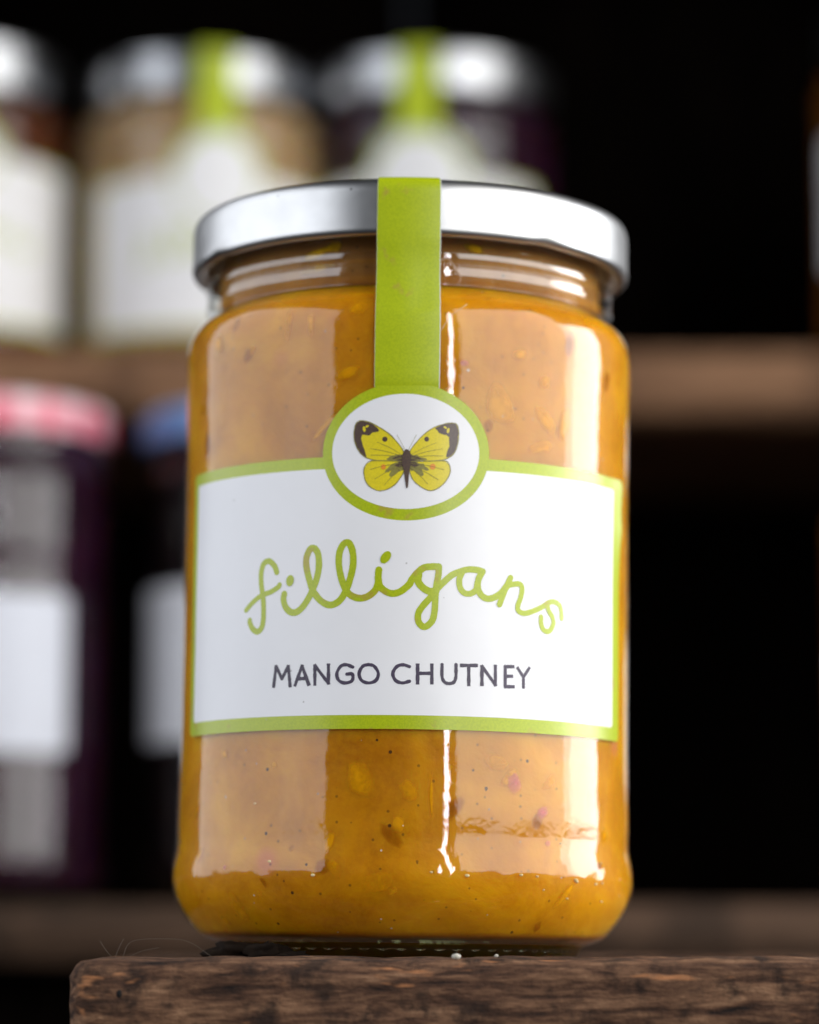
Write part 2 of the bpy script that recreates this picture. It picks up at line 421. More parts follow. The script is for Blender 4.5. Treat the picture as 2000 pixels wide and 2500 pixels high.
def thing(name, label, cat, loc=(0, 0, 0), group=None):
    o = bpy.data.objects.new(name, None)
    COL.objects.link(o)
    o.empty_display_size = 0.01
    o.location = loc
    tag(o, label, cat, group)
    return o


def tag(o, label, cat, group=None):
    o['label'] = label
    o['category'] = cat
    if group:
        o['group'] = group
    return o


def spline(pts, per=6):
    """Catmull-Rom through 2-D or 3-D points."""
    out = []
    n = len(pts)
    P = [Vector(p) for p in pts]
    for i in range(n - 1):
        p0 = P[i - 1] if i > 0 else P[i] * 2 - P[i + 1]
        p1, p2 = P[i], P[i + 1]
        p3 = P[i + 2] if i + 2 < n else P[i + 1] * 2 - P[i]
        for k in range(per):
            t = k / per
            out.append(0.5 * ((2 * p1) + (p2 - p0) * t + (2 * p0 - 5 * p1 + 4 * p2 - p3) * t * t + (3 * p1 - p0 - 3 * p2 + p3) * t ** 3))
    out.append(P[-1])
    return out


def lathe(prof, seg=128, fn=None, cap0=False, cap1=False):
    """prof: (r, z) in mm; fn(r, z, phi) may reshape the ring."""
    bm = bmesh.new()
    rings = []
    for r, z in prof:
        ring = []
        for k in range(seg):
            a = 2 * math.pi * k / seg
            rr, zz = fn(r, z, a) if fn else (r, z)
            ring.append(bm.verts.new((rr * MM * math.sin(a), -rr * MM * math.cos(a), zz * MM)))
        rings.append(ring)
    for a, b in zip(rings, rings[1:]):
        for k in range(seg):
            bm.faces.new((a[k], a[(k + 1) % seg], b[(k + 1) % seg], b[k]))
    for flag, ring, zz, rev in ((cap0, rings[0], prof[0][1], True), (cap1, rings[-1], prof[-1][1], False)):
        if flag:
            c = bm.verts.new((0, 0, zz * MM))
            for k in range(seg):
                t = (ring[k], ring[(k + 1) % seg], c)
                bm.faces.new(tuple(reversed(t)) if rev else t)
    bmesh.ops.recalc_face_normals(bm, faces=bm.faces)
    return bm


def wrap_pt(u, z, r, Rref, rot=0.0):
    a = u / Rref + rot
    return Vector((r * math.sin(a), -r * math.cos(a), z)) * MM


def flat_polys(polys, step=1.0):
    """Fill flat outlines (lists of (u, z)) and cut them into ~step wide columns so that they can bend."""
    bm = bmesh.new()
    for poly in polys:
        vs_ = [bm.verts.new((p[0], p[1], 0)) for p in poly]
        for t in tessellate_polygon([[Vector((p[0], p[1], 0)) for p in poly]]):
            try:
                bm.faces.new([vs_[i] for i in t])
            except ValueError:
                pass
    us = [v.co.x for v in bm.verts]
    zs = [v.co.y for v in bm.verts]
    for lo, hi, no, st in ((min(us), max(us), (1, 0, 0), step), (min(zs), max(zs), (0, 1, 0), step * 3)):
        x = math.floor(lo / st) * st + st * 0.503
        while x < hi:
            if x > lo + 1e-4:
                bmesh.ops.bisect_plane(bm, geom=bm.verts[:] + bm.edges[:] + bm.faces[:], dist=1e-6, plane_co=(x * no[0], x * no[1], 0), plane_no=no)
            x += st
    return bm


def wrap_bm(bm, rfn, Rref, rot=0.0):
    for v in bm.verts:
        u, z = v.co.x, v.co.y
        v.co = wrap_pt(u, z, rfn(u, z), Rref, rot)
    bmesh.ops.recalc_face_normals(bm, faces=bm.faces)
    # outward
    for f in bm.faces:
        c = f.calc_center_median()
        if f.normal.dot(Vector((c.x, c.y, 0))) < 0:
            f.normal_flip()
    return bm


def ellipse(cu, cz, a, b, n=72, rot=0.0):
    out = []
    for k in range(n):
        t = 2 * math.pi * k / n
        x, y = a * math.cos(t), b * math.sin(t)
        out.append((cu + x * math.cos(rot) - y * math.sin(rot), cz + x * math.sin(rot) + y * math.cos(rot)))
    return out


def ribbon(bm, pts, w, off, per=5, jitter=0.0, smooth=True, caps=True):
    """Flat pen stroke with round ends in the (u, z) plane, lying `off` above its neighbours (stored in co.z)."""
    P = spline(pts, per) if smooth else [Vector(p) for p in pts]
    P = [Vector((p[0], p[1])) for p in P]
    L, Rr = [], []
    n = len(P)
    for i in range(n):
        t = (P[min(i + 1, n - 1)] - P[max(i - 1, 0)]).normalized()
        nn = Vector((-t.y, t.x))
        h = w / 2 * (1 + random.uniform(-jitter, jitter))
        if not smooth and 0 < i < n - 1:
            t0 = (P[i] - P[i - 1]).normalized()
            c = max(0.45, t.dot(t0))
            h = h / c
        L.append(bm.verts.new((*(P[i] + nn * h), off)))
        Rr.append(bm.verts.new((*(P[i] - nn * h), off)))
    for i in range(n - 1):
        bm.faces.new((L[i], Rr[i], Rr[i + 1], L[i + 1]))
    for i, s in ((0, -1), (n - 1, 1)) if caps else ():
        t = (P[min(i + 1, n - 1)] - P[max(i - 1, 0)]).normalized() * s
        nn = Vector((-t.y, t.x))
        arc = [bm.verts.new((*(P[i] + (nn * math.cos(a) + t * math.sin(a)) * w / 2), off)) for a in [math.pi * k / 8 for k in range(9)]]
        c = bm.verts.new((*P[i], off))
        for k in range(8):
            bm.faces.new((c, arc[k], arc[k + 1]))


def wrap_off(bm, rfn, Rref, base):
    for v in bm.verts:
        u, z, o = v.co
        v.co = wrap_pt(u, z, rfn(u, z) + base + o, Rref)
    for f in bm.faces:
        f.normal_update()
        c = f.calc_center_median()
        if f.normal.dot(Vector((c.x, c.y, 0))) < 0:
            f.normal_flip()
    return bm


def tube(pts, r, seg=6, per=6):
    P = spline(pts, per)
    bm = bmesh.new()
    rings = []
    n = len(P)
    for i, p in enumerate(P):
        t = (P[min(i + 1, n - 1)] - P[max(i - 1, 0)]).normalized()
        a = t.cross(Vector((0.3, 0.2, 1))).normalized()
        b = t.cross(a)
        rings.append([bm.verts.new(p + (a * math.cos(2 * math.pi * k / seg) + b * math.sin(2 * math.pi * k / seg)) * r) for k in range(seg)])
    for x, y in zip(rings, rings[1:]):
        for k in range(seg):
            bm.faces.new((x[k], x[(k + 1) % seg], y[(k + 1) % seg], y[k]))
    bm.faces.new(rings[0])
    bm.faces.new(rings[-1])
    bmesh.ops.recalc_face_normals(bm, faces=bm.faces)
    return bm


def lump(size, seed, sub=3, rough=0.28):
    bm = bmesh.new()
    bmesh.ops.create_icosphere(bm, subdivisions=sub, radius=1)
    off = Vector((seed * 3.1, seed * 1.7, seed))
    for v in bm.verts:
        d = 1 + rough * noise.noise(v.co * 1.3 + off) + rough * 0.6 * noise.noise(v.co * 3.4 + off) + rough * 0.25 * noise.noise(v.co * 8 + off)
        v.co = Vector((v.co.x * size[0], v.co.y * size[1], v.co.z * size[2])) * d * MM
    return bm


def rough_box(x0, x1, y0, y1, z0, z1, step, amp, bev, seed, freq=60.0):
    """Sawn timber: a box with worn round edges and an uneven surface."""
    bm = bmesh.new()
    bmesh.ops.create_cube(bm, size=1.0)
    for v in bm.verts:
        v.co = Vector(((x0 + x1) / 2 + v.co.x * (x1 - x0), (y0 + y1) / 2 + v.co.y * (y1 - y0), (z0 + z1) / 2 + v.co.z * (z1 - z0)))
    for ax, (lo, hi) in enumerate(((x0, x1), (y0, y1), (z0, z1))):
        n = max(1, int((hi - lo) / step))
        for k in range(1, n):
            co = [0, 0, 0]
            no = [0, 0, 0]
            co[ax] = lo + (hi - lo) * k / n
            no[ax] = 1
            bmesh.ops.bisect_plane(bm, geom=bm.verts[:] + bm.edges[:] + bm.faces[:], dist=1e-8, plane_co=co, plane_no=no)
    lo = Vector((x0 + bev, y0 + bev, z0 + bev))
    hi = Vector((x1 - bev, y1 - bev, z1 - bev))
    for v in bm.verts:
        c = Vector([min(max(v.co[i], lo[i]), hi[i]) for i in range(3)])
        d = v.co - c
        if d.length > 1e-9:
            l = d.length
            d2 = d.normalized() * min(l, bev)
            v.co = c + d2
            nrm = d.normalized()
            q = v.co * freq + Vector((seed, seed * 2, 0))
            v.co += nrm * amp * (noise.noise(q) * 0.6 + noise.noise(Vector((q.x * 0.5, q.y * 3, q.z * 5))) * 0.5 + noise.noise(q * 4) * 0.2 - 0.25)
    bmesh.ops.recalc_face_normals(bm, faces=bm.faces)
    return bm

# ------------------------------------------------------------------ the shelves behind
shelf = thing('shelf_unit', 'dark wooden display shelving with brown boards, out of focus behind the big jar', 'shelving', (0, 0.36, 0))
def shelf_part(name, x0, x1, y0, y1, z0, z1, m, step=0.02, amp=0.0008, bev=0.0015, seed=1.0):
    bm = rough_box(x0, x1, y0 - 0.36, y1 - 0.36, z0, z1, step, amp, bev, seed, 30)
    return from_bm(name, bm, m, shelf)
shelf_part('shelf_board', -0.30, 0.30, 0.336, 0.520, 0.1478, 0.1657, M['shelf'], seed=2.0)
shelf_part('shelf_board', -0.30, 0.30, 0.220, 0.520, -0.0016, 0.0132, M['dark_shelf'], seed=5.0)
shelf_part('shelf_board', -0.30, 0.30, 0.336, 0.520, 0.3700, 0.3880, M['shelf'], seed=9.0)  # unseen top board, added to shade the shelves below
for k in range(4):
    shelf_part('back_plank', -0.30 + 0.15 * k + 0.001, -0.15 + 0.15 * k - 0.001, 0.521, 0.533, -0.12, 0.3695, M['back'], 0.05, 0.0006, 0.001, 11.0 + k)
shelf_part('side_light_blocker', -0.322, -0.301, 0.22, 0.533, -0.12, 0.388, M['back'], 0.04, 0.0006, 0.0015, 21.0)  # unseen side panels, added to keep sideways light off the shelves
shelf_part('side_light_blocker', 0.301, 0.322, 0.22, 0.533, -0.12, 0.388, M['back'], 0.04, 0.0006, 0.0015, 22.0)
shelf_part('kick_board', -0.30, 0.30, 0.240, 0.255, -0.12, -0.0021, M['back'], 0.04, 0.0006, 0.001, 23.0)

# ------------------------------------------------------------------ the timber the jar stands on
plank = from_bm('timber_plank', rough_box(-0.0500, 0.160, -0.0450, 0.085, -0.046, 0.0003, 0.0014, 0.0009, 0.0036, 3.0, 110.0), M['plank'])
tag(plank, 'thick weathered brown timber plank with a worn rounded end, under the big jar', 'plank')
hole = from_bm('nail_hole', lump((0.42, 0.30, 0.62), 4.0, 2, 0.15), M['hole'], plank)
hole.location = (-0.0423, -0.04505, -0.0050)

# ------------------------------------------------------------------ the jar in front
RB = 36.2
jar = thing('chutney_jar', 'large jar of orange mango chutney with silver lid and butterfly label, in sharp focus', 'jar', (-0.00125, 0, 0.00034))
jar.rotation_euler = (0, R(0.68), 0)

body = [(27.6, 0.0), (28.0, 0.35), (28.25, 0.9), (28.35, 1.5), (28.9, 2.0), (30.6, 2.5), (32.4, 3.35), (34.4, 5.5), (36.1, 8.3), (36.85, 11.0), (36.98, 13.0), (36.78, 14.8), (36.50, 16.4), (36.36, 17.6), (36.36, 19.0), (36.38, 22), (36.30, 27), (36.2, 34), (36.2, 45), (36.2, 60), (36.2, 76), (36.25, 84), (36.40, 91), (36.45, 95.0), (36.38, 97.0), (36.0, 98.9), (35.2, 100.4), (34.1, 101.5), (32.8, 102.4), (32.0, 103.1), (31.9, 103.5), (32.5, 103.8), (33.25, 104.2), (33.38, 104.6), (33.34, 105.5), (33.25, 105.9), (32.6, 106.2), (32.5, 106.5), (33.15, 106.8), (33.40, 107.1), (33.38, 107.9), (33.2, 108.2), (32.6, 108.5), (32.4, 110.5), (32.4, 113.5), (32.0, 116.0)]
bprof = [(p[0], p[1]) for p in spline(body, 4)]


def knurl(r, z, a):
    w = max(0.0, 1 - abs(z - 1.25) / 0.85)
    q = max(0.0, 1 - abs(z - 12.5) / 4.5)
    wav = q * 0.10 * noise.noise(Vector((math.sin(a) * 12, math.cos(a) * 12, z * 0.35))) + q * 0.03 * noise.noise(Vector((math.sin(a) * 30, math.cos(a) * 30, z * 0.9)))
    return r + w * 0.32 * (abs(math.sin(a * 31)) - 0.6) + wav, z


bm = lathe(bprof, 372, knurl, True, True)
glass = from_bm('glass', bm, [M['glass'], M['neck'], M['base_glass']], jar)
for p in glass.data.polygons:
    z = p.center.z / MM
    p.material_index = 1 if z > 103.2 else (2 if z < 2.1 else 0)

GAP = 0.22
cin = []
for r, z in bprof:
    if 3.0 < z < 101.5:
        cin.append((r - GAP, z))
cin = [(20, 2.75), (27.5, 2.8), (30.2, 2.95)] + cin[1:] + [(32.6, 101.9), (31.3, 102.7), (30.6, 103.4), (28.0, 103.7)]
cont = from_bm('mango_chutney', lathe(cin, 160, lambda r, z, a: (r + (0.15 * noise.noise(Vector((math.sin(a) * 5, math.cos(a) * 5, z * 0.2))) if 4 < z < 101 else 0) - (0.10 if 4 < z < 101 else 0), z), True, True), M['mango'], jar)
cont['label'] = 'orange mango chutney with darker specks filling the glass'

from_bm('neck_residue', lathe([(30.6, 103.2), (31.15, 103.9), (31.1, 106), (31.1, 109), (31.1, 112.5), (28.0, 112.6)], 128, None, False, True), M['residue'], jar)


def patch(name, u, z, a, b, rot, m, r, seed, dome=0.10, parent=cont):
    """A piece of fruit pressed flat against the inside of the glass."""
    bm = bmesh.new()
    rings = []
    c = bm.verts.new((u, z, dome))
    for q in (0.35, 0.7, 0.9, 1.0):
        ring = []
        for k in range(22):
            t = 2 * math.pi * k / 22
            s = q * (1 + 0.30 * noise.noise(Vector((math.cos(t) * 1.1 + seed, math.sin(t) * 1.1, seed * 2))) + 0.13 * noise.noise(Vector((math.cos(t) * 3 + seed, math.sin(t) * 3, 7))))
            x, y = a * s * math.cos(t), b * s * math.sin(t)
            ring.append(bm.verts.new((u + x * math.cos(rot) - y * math.sin(rot), z + x * math.sin(rot) + y * math.cos(rot), dome * (1 - q ** 4))))
        rings.append(ring)
    n = 22
    for k in range(n):
        bm.faces.new((c, rings[0][k], rings[0][(k + 1) % n]))
    for x, y in zip(rings, rings[1:]):
        for k in range(n):
            bm.faces.new((x[k], y[k], y[(k + 1) % n], x[(k + 1) % n]))
    wrap_off(bm, lambda uu, zz: r(zz) if callable(r) else r, 36.0, 0)
    o = from_bm(name, bm, m, parent)
    at = o.data.attributes.new('fade', 'FLOAT', 'POINT')
    at.data.foreach_set('value', [1.0] + [v for v in (0.95, 0.75, 0.30, 0.0) for k in range(22)])
    return o


def rglass(z):
    for (r0, z0), (r1, z1) in zip(bprof, bprof[1:]):
        if z0 <= z <= z1 and z1 > z0:
            return r0 + (r1 - r0) * (z - z0) / (z1 - z0)
    return RB


rin = lambda z: rglass(max(3.4, min(101, z))) - 0.20
for i, (u, z, a, b, rt) in enumerate([(-28.4, 7.4, 1.3, 2.6, 0.5), (-13.0, 80.2, 0.55, 3.2, -0.75), (17.6, 92.2, 1.5, 0.8, 0.2), (-19.5, 96.5, 0.7, 2.6, -0.1), (-15.5, 96.2, 0.6, 2.0, 0.1),
                                     (-6.5, 26.5, 2.2, 3.0, 0.3), (4.2, 24.0, 0.35, 3.4, 0.02), (-3.5, 11.0, 2.4, 1.6, 0.3), (-10.0, 13.0, 1.6, 1.0, -0.8), (14.5, 84.0, 2.6, 3.2, 0.4), (27.0, 9.6, 0.6, 2.6, -0.7), (33.5, 24.0, 1.2, 2.2, 0.1)]):
    patch('mango_piece', u, z, a, b, rt, M['mango_bit'], rin, i * 1.37 + 2)
prnd = random.Random(21)
for i in range(46):
    low = i % 2
    u = prnd.uniform(-41, 41)
    z = prnd.uniform(4.5, 32.0) if low else prnd.uniform(78, 99.5)
    a = prnd.uniform(0.35, 1.3)
    patch('mango_piece' if i % 3 else 'spice_pulp', u, z, a, a * prnd.uniform(1.0, 2.6), prnd.uniform(-1.4, 1.4), M['mango_bit'] if i % 3 else M['pulp'], rin, i * 0.77 + 80, 0.06)
for i in range(16):
    u = prnd.uniform(16, 37) if i < 9 else prnd.uniform(-34, 30)
    z = prnd.uniform(8.8, 12.6) if i < 9 else prnd.uniform(5.5, 31)
    bb = bmesh.new()
    bmesh.ops.create_uvsphere(bb, u_segments=12, v_segments=8, radius=1.0)
    s_ = prnd.uniform(0.10, 0.26)
    for v in bb.verts:
        v.co = Vector((v.co.x * s_ * 1.5, v.co.y * s_ * 0.5, v.co.z * s_)) * MM + wrap_pt(u, z, rglass(z) - 0.14, 36.0)
    from_bm('bubble_glint', bb, M['bubble'], cont)
for i, (u, z, a, b, rt) in enumerate([(17.4, 26.2, 1.25, 1.7, 0.2), (22.6, 22.0, 1.2, 1.0, 0.4), (23.6, 17.3, 0.7, 0.5, 0.1), (8.6, 90.2, 0.9, 0.5, 0.1), (-30.0, 13.2, 0.45, 0.4, 0.5)]):
    patch('onion_piece', u, z, a, b, rt, M['onion_bit'], rin, i * 2.1 + 30)
for i, (u, z, a, b, rt) in enumerate([(-14.0, 109.6, 1.7, 1.2, 0.1), (-17.4, 108.7, 3.4, 0.8, 0.2), (-17.2, 106.3, 4.2, 0.7, 0.12), (11.6, 109.4, 2.2, 0.8, -0.2)]):
    patch('mango_smear', u, z, a, b, rt, M['smear'], 31.22, i * 1.9 + 50, 0.25)

# lid
lidp = [(33.2, 110.9), (33.9, 110.35), (34.9, 110.15), (35.55, 110.4), (35.86, 111.0), (35.84, 112.0), (35.80, 114), (35.80, 116.6), (35.70, 117.7), (35.35, 118.6), (34.7, 119.15), (33.8, 119.35), (33.0, 119.2), (32.3, 118.6), (31.6, 118.35), (20, 118.4), (6, 118.6)]
lprof = [(p[0], p[1]) for p in spline(lidp, 4)]
LUGS = [R(37), R(127), R(217), R(300)]


def lug(r, z, a):
    d = 0.0
    for l in LUGS:
        t = math.atan2(math.sin(a - l), math.cos(a - l)) / R(7.5)
        if z < 113 and abs(t) < 1.6:
            d = max(d, math.exp(-t * t * 2.2) * max(0.0, 1 - max(0, z - 110.4) / 2.0))
    return r - 0.30 * d, z + 0.30 * d * (1 if z < 111.2 else 0)


bm = lathe(lprof, 256, lug, False, True)
lid = from_bm('lid', bm, M['lid'], jar)
liner = from_bm('lid_liner', lathe([(33.25, 110.95), (33.3, 112.5), (33.2, 116.9), (31.5, 117.0), (10, 117.0)], 128, None, False, True), M['far_white'], lid)

# label ---------------------------------------------------------------
LU0, LU1, LZ0, LZ1 = -43.2, 43.1, 33.9, 75.5
OC, OA, OB = (-0.2, 76.2), 12.95, 10.65
IA, IB = 11.38, 8.88


def rlab(u, z):
    """Surface of the paper: on the glass, a little loose at the upper right edge."""
    t = max(0.0, (u - 37.5) / 6.4)
    g = math.exp(-((z - 71.0) / 8.0) ** 2)
    lift = 0.95 * t * t * g * (0.75 + 0.5 * noise.noise(Vector((u * 0.2, z * 0.25, 3.0))))
    return rglass(z) + 0.12 + lift + 0.03 * noise.noise(Vector((u * 0.09, z * 0.09, 1.0)))


def oval_top(u):
    q = (u - OC[0]) / OA
    return OC[1] + OB * math.sqrt(max(0.0, 1 - q * q))


def corner(cu, cz, r, a0, n=6):
    return [(cu + r * math.cos(a0 + math.pi / 2 * k / n), cz + r * math.sin(a0 + math.pi / 2 * k / n)) for k in range(n + 1)]


cr = 1.1
out = corner(LU0 + cr, LZ0 + cr, cr, math.pi) + corner(LU1 - cr, LZ0 + cr, cr, 1.5 * math.pi) + corner(LU1 - cr, LZ1 - cr, cr, 0)
aj = math.asin((LZ1 - OC[1]) / OB)
for k in range(61):
    t = aj + (math.pi - 2 * aj) * k / 60
    out.append((OC[0] + OA * math.cos(t), OC[1] + OB * math.sin(t)))
out += corner(LU0 + cr, LZ1 - cr, cr, 0.5 * math.pi)
lab = from_bm('label', wrap_bm(flat_polys([out]), rlab, RB), M['green'], jar)
lab['label'] = 'white paper label with a green border, green script and black capitals'
sol = lab.modifiers.new('paper', 'SOLIDIFY')
sol.thickness = 0.09 * MM
sol.offset = -1
lab.modifiers.new('edges', 'EDGE_SPLIT').split_angle = R(35)

# white field: rectangle with the green oval ring cut out of its upper edge
wu0, wu1, wz0, wz1 = LU0 + 1.75, LU1 - 2.9, 36.0, 73.65
wc = 0.5
RA, RBb = OA, OB
a_in = math.asin((wz1 - OC[1]) / RBb)
fld = corner(wu0 + wc, wz0 + wc, wc, math.pi) + corner(wu1 - wc, wz0 + wc, wc, 1.5 * math.pi) + corner(wu1 - wc, wz1 - wc, wc, 0)
for k in range(61):
    t = a_in - (math.pi + 2 * a_in) * k / 60
    fld.append((OC[0] + RA * math.cos(t), OC[1] + RBb * math.sin(t)))
fld += corner(wu0 + wc, wz1 - wc, wc, 0.5 * math.pi)
from_bm('white_field', wrap_bm(flat_polys([fld]), lambda u, z: rlab(u, z) + 0.012, RB), M['white'], lab)
from_bm('white_oval', wrap_bm(flat_polys([ellipse(-0.25, 76.2, IA, IB)]), lambda u, z: rlab(u, z) + 0.012, RB), M['white'], lab)

# script lettering
bm = bmesh.new()
for i, (w, pts) in enumerate(SCRIPT):
    ribbon(bm, pts, w, 0.004 * i, 5, 0.03)
n0 = len(SCRIPT)
for i, (c, a, b, rt) in enumerate([((-18.39, 56.7), 0.68, 0.88, -0.2), ((-3.06, 59.91), 0.68, 1.05, -0.6)]):
    e = ellipse(c[0], c[1], a, b, 20, rt)
    bm.faces.new([bm.verts.new((x, y, 0.004 * (n0 + i))) for x, y in e])
from_bm('script_lettering', wrap_off(bm, rlab, RB, 0.03), M['green'], lab)

# capitals, rubber-stamp edges
bm = bmesh.new()
k = 0
for li, strokes in enumerate(CAPS):
    for st in strokes:
        round_ = li in (3, 4, 5, 7)
        if round_:
            ribbon(bm, st, 0.51, 0.003 * (k % 5), 4, 0.13)
        else:
            for p, q in zip(st, st[1:]):
                ex = 0.17 / math.hypot(q[0] - p[0], q[1] - p[1])
                seg = [(p[0] + (q[0] - p[0]) * t, p[1] + (q[1] - p[1]) * t) for t in [-ex + (1 + 2 * ex) * j_ / 8 for j_ in range(9)]]
                k += 1
                ribbon(bm, seg, 0.54 if abs(p[0] - q[0]) < 0.6 * abs(p[1] - q[1]) or abs(p[1] - q[1]) < 0.4 else 0.50, 0.003 * (k % 5), 1, 0.13, True, False)
        k += 1
from_bm('capital_lettering', wrap_off(bm, rlab, RB, 0.03), M['ink'], lab)

# butterfly
fly = from_bm('butterfly_print', wrap_bm(flat_polys([FLY['lf'], FLY['rf'], FLY['lh'], FLY['rh']], 0.8), lambda u, z: rlab(u, z) + 0.024, RB), M['wing_yellow'], lab)


def deco(name, polys, m, h):
    bm = wrap_bm(flat_polys(polys, 0.8), lambda u, z: rlab(u, z) + h, RB)
    return from_bm(name, bm, m, lab)


def wobble(poly, amt, n=4):
    P = spline(list(poly) + [poly[0]], n)[:-1]
    return [(p[0] + amt * noise.noise(Vector((p[0] * 3, p[1] * 3, 1))), p[1] + amt * noise.noise(Vector((p[0] * 3, p[1] * 3, 9)))) for p in P]


deco('wing_shading', [wobble(FLY['lsm'], 0.25), wobble(FLY['rsm'], 0.25), ellipse(-1.6, 73.4, 0.5, 1.5, 16, -0.75), ellipse(1.5, 73.5, 0.5, 1.4, 16, 0.75)], M['wing_olive'], 0.034)
deco('wing_tips', [wobble(FLY['ltip'], 0.12), wobble(FLY['rtip'], 0.12), ellipse(-3.42, 78.05, 0.40, 0.40, 16), ellipse(2.94, 78.12, 0.36, 0.38, 16),
                   [(-0.2, 75.75), (-1.6, 75.45), (-2.3, 75.0), (-1.0, 74.65), (-1.9, 74.0), (-1.2, 73.7), (-0.2, 74.0)],
                   [(0.0, 75.75), (1.4, 75.45), (2.2, 75.05), (1.0, 74.7), (1.9, 74.1), (1.2, 73.8), (0.1, 74.0)]], M['wing_dark'], 0.044)
deco('wing_spots', [ellipse(-6.61, 79.63, 0.22, 0.45, 14, 0.2), ellipse(-6.17, 80.05, 0.30, 0.16, 14, 0.5), ellipse(6.2, 79.55, 0.2, 0.42, 14, -0.2), ellipse(5.75, 80.0, 0.28, 0.15, 14, -0.5)], M['wing_yellow'], 0.054)
deco('wing_eye_spots', [ellipse(-3.59, 73.77, 0.36, 0.42, 16), ellipse(3.9, 73.91, 0.42, 0.45, 16)], M['wing_orange'], 0.054)
bm = bmesh.new()
j = 0
for key, closed in (('lf', 1), ('rf', 1), ('lh', 1), ('rh', 1)):
    ribbon(bm, FLY[key] + [FLY[key][0]], 0.13, 0.002 * j, 3, 0.35)
    j += 1
for a, b in (((-0.7, 75.6), (-4.6, 77.6)), ((-0.7, 75.4), (-5.6, 76.6)), ((-0.8, 75.2), (-5.6, 75.6)), ((0.5, 75.6), (4.4, 77.6)), ((0.6, 75.4), (5.4, 76.7)), ((0.6, 75.2), (5.5, 75.6)),
             ((-0.8, 74.3), (-5.6, 73.4)), ((-0.8, 74.0), (-4.9, 71.9)), ((-0.7, 73.7), (-3.4, 71.0)), ((0.6, 74.3), (5.6, 73.5)), ((0.6, 74.0), (4.8, 71.9)), ((0.5, 73.7), (3.2, 71.2))):
    ribbon(bm, [a, ((a[0] + b[0]) / 2, (a[1] + b[1]) / 2 + 0.15), b], 0.06, 0.002 * j, 4, 0.3)
    j += 1
for a, b in (((-0.32, 76.4), (-1.58, 78.7)), ((0.2, 76.4), (1.35, 78.75))):
    ribbon(bm, [a, b], 0.05, 0.002 * j, 4)
from_bm('wing_outline', wrap_off(bm, rlab, RB, 0.058), M['wing_olive'], lab)
deco('butterfly_body', [wobble(FLY['body'], 0.05)], M['wing_dark'], 0.125)

# seal strip from the label over the shoulder and the lid
SPR = [(36.22, 85.6), (36.50, 87.6), (36.58, 92.0), (36.60, 95.0), (36.52, 97.5), (36.28, 99.6), (35.86, 103.5), (35.80, 106.5), (35.98, 109.4), (36.00, 111.5), (35.97, 114), (35.97, 116.6), (35.86, 117.8), (35.50, 118.72), (34.8, 119.3), (33.8, 119.5), (30.0, 119.5), (20.0, 119.5)]


def strip(name, u0, u1, lift, m, parent, ju=0.0):
    P = spline(SPR, 5)
    bm = bmesh.new()
    rows = []
    nu = 14
    for i, p in enumerate(P):
        row = []
        for k in range(nu + 1):
            u = u0 + (u1 - u0) * k / nu
            if k in (0, nu) and ju:
                u += ju * noise.noise(Vector((i * 0.9, k, 2.0)))
            sag = 0.10 * noise.noise(Vector((u * 0.25, p[1] * 0.12, 5.0))) * (1 if 98 < p[1] < 109 else 0.15)
            row.append(bm.verts.new(wrap_pt(u, p[1] + (lift if p[1] > 118.5 else 0), max(1.0, p[0] + lift + sag), 36.2) if True else None))
        rows.append(row)
    for a, b in zip(rows, rows[1:]):
        for k in range(nu):
            bm.faces.new((a[k], a[k + 1], b[k + 1], b[k]))
    bmesh.ops.recalc_face_normals(bm, faces=bm.faces)
    f = bm.faces[len(bm.faces) // 4] if False else None
    return from_bm(name, bm, m, parent)


ss = strip('seal_strip', -5.12, 4.82, 0.0, M['white'], jar, 0.06)
so = ss.modifiers.new('paper', 'SOLIDIFY')
so.thickness = 0.09 * MM
so.offset = 0
ss.modifiers.new('edges', 'EDGE_SPLIT').split_angle = R(35)
ss['label'] = 'green paper seal running from the label up over the lid'
strip('green_print', -5.08, 4.72, 0.055, M['green'], ss, 0.05)

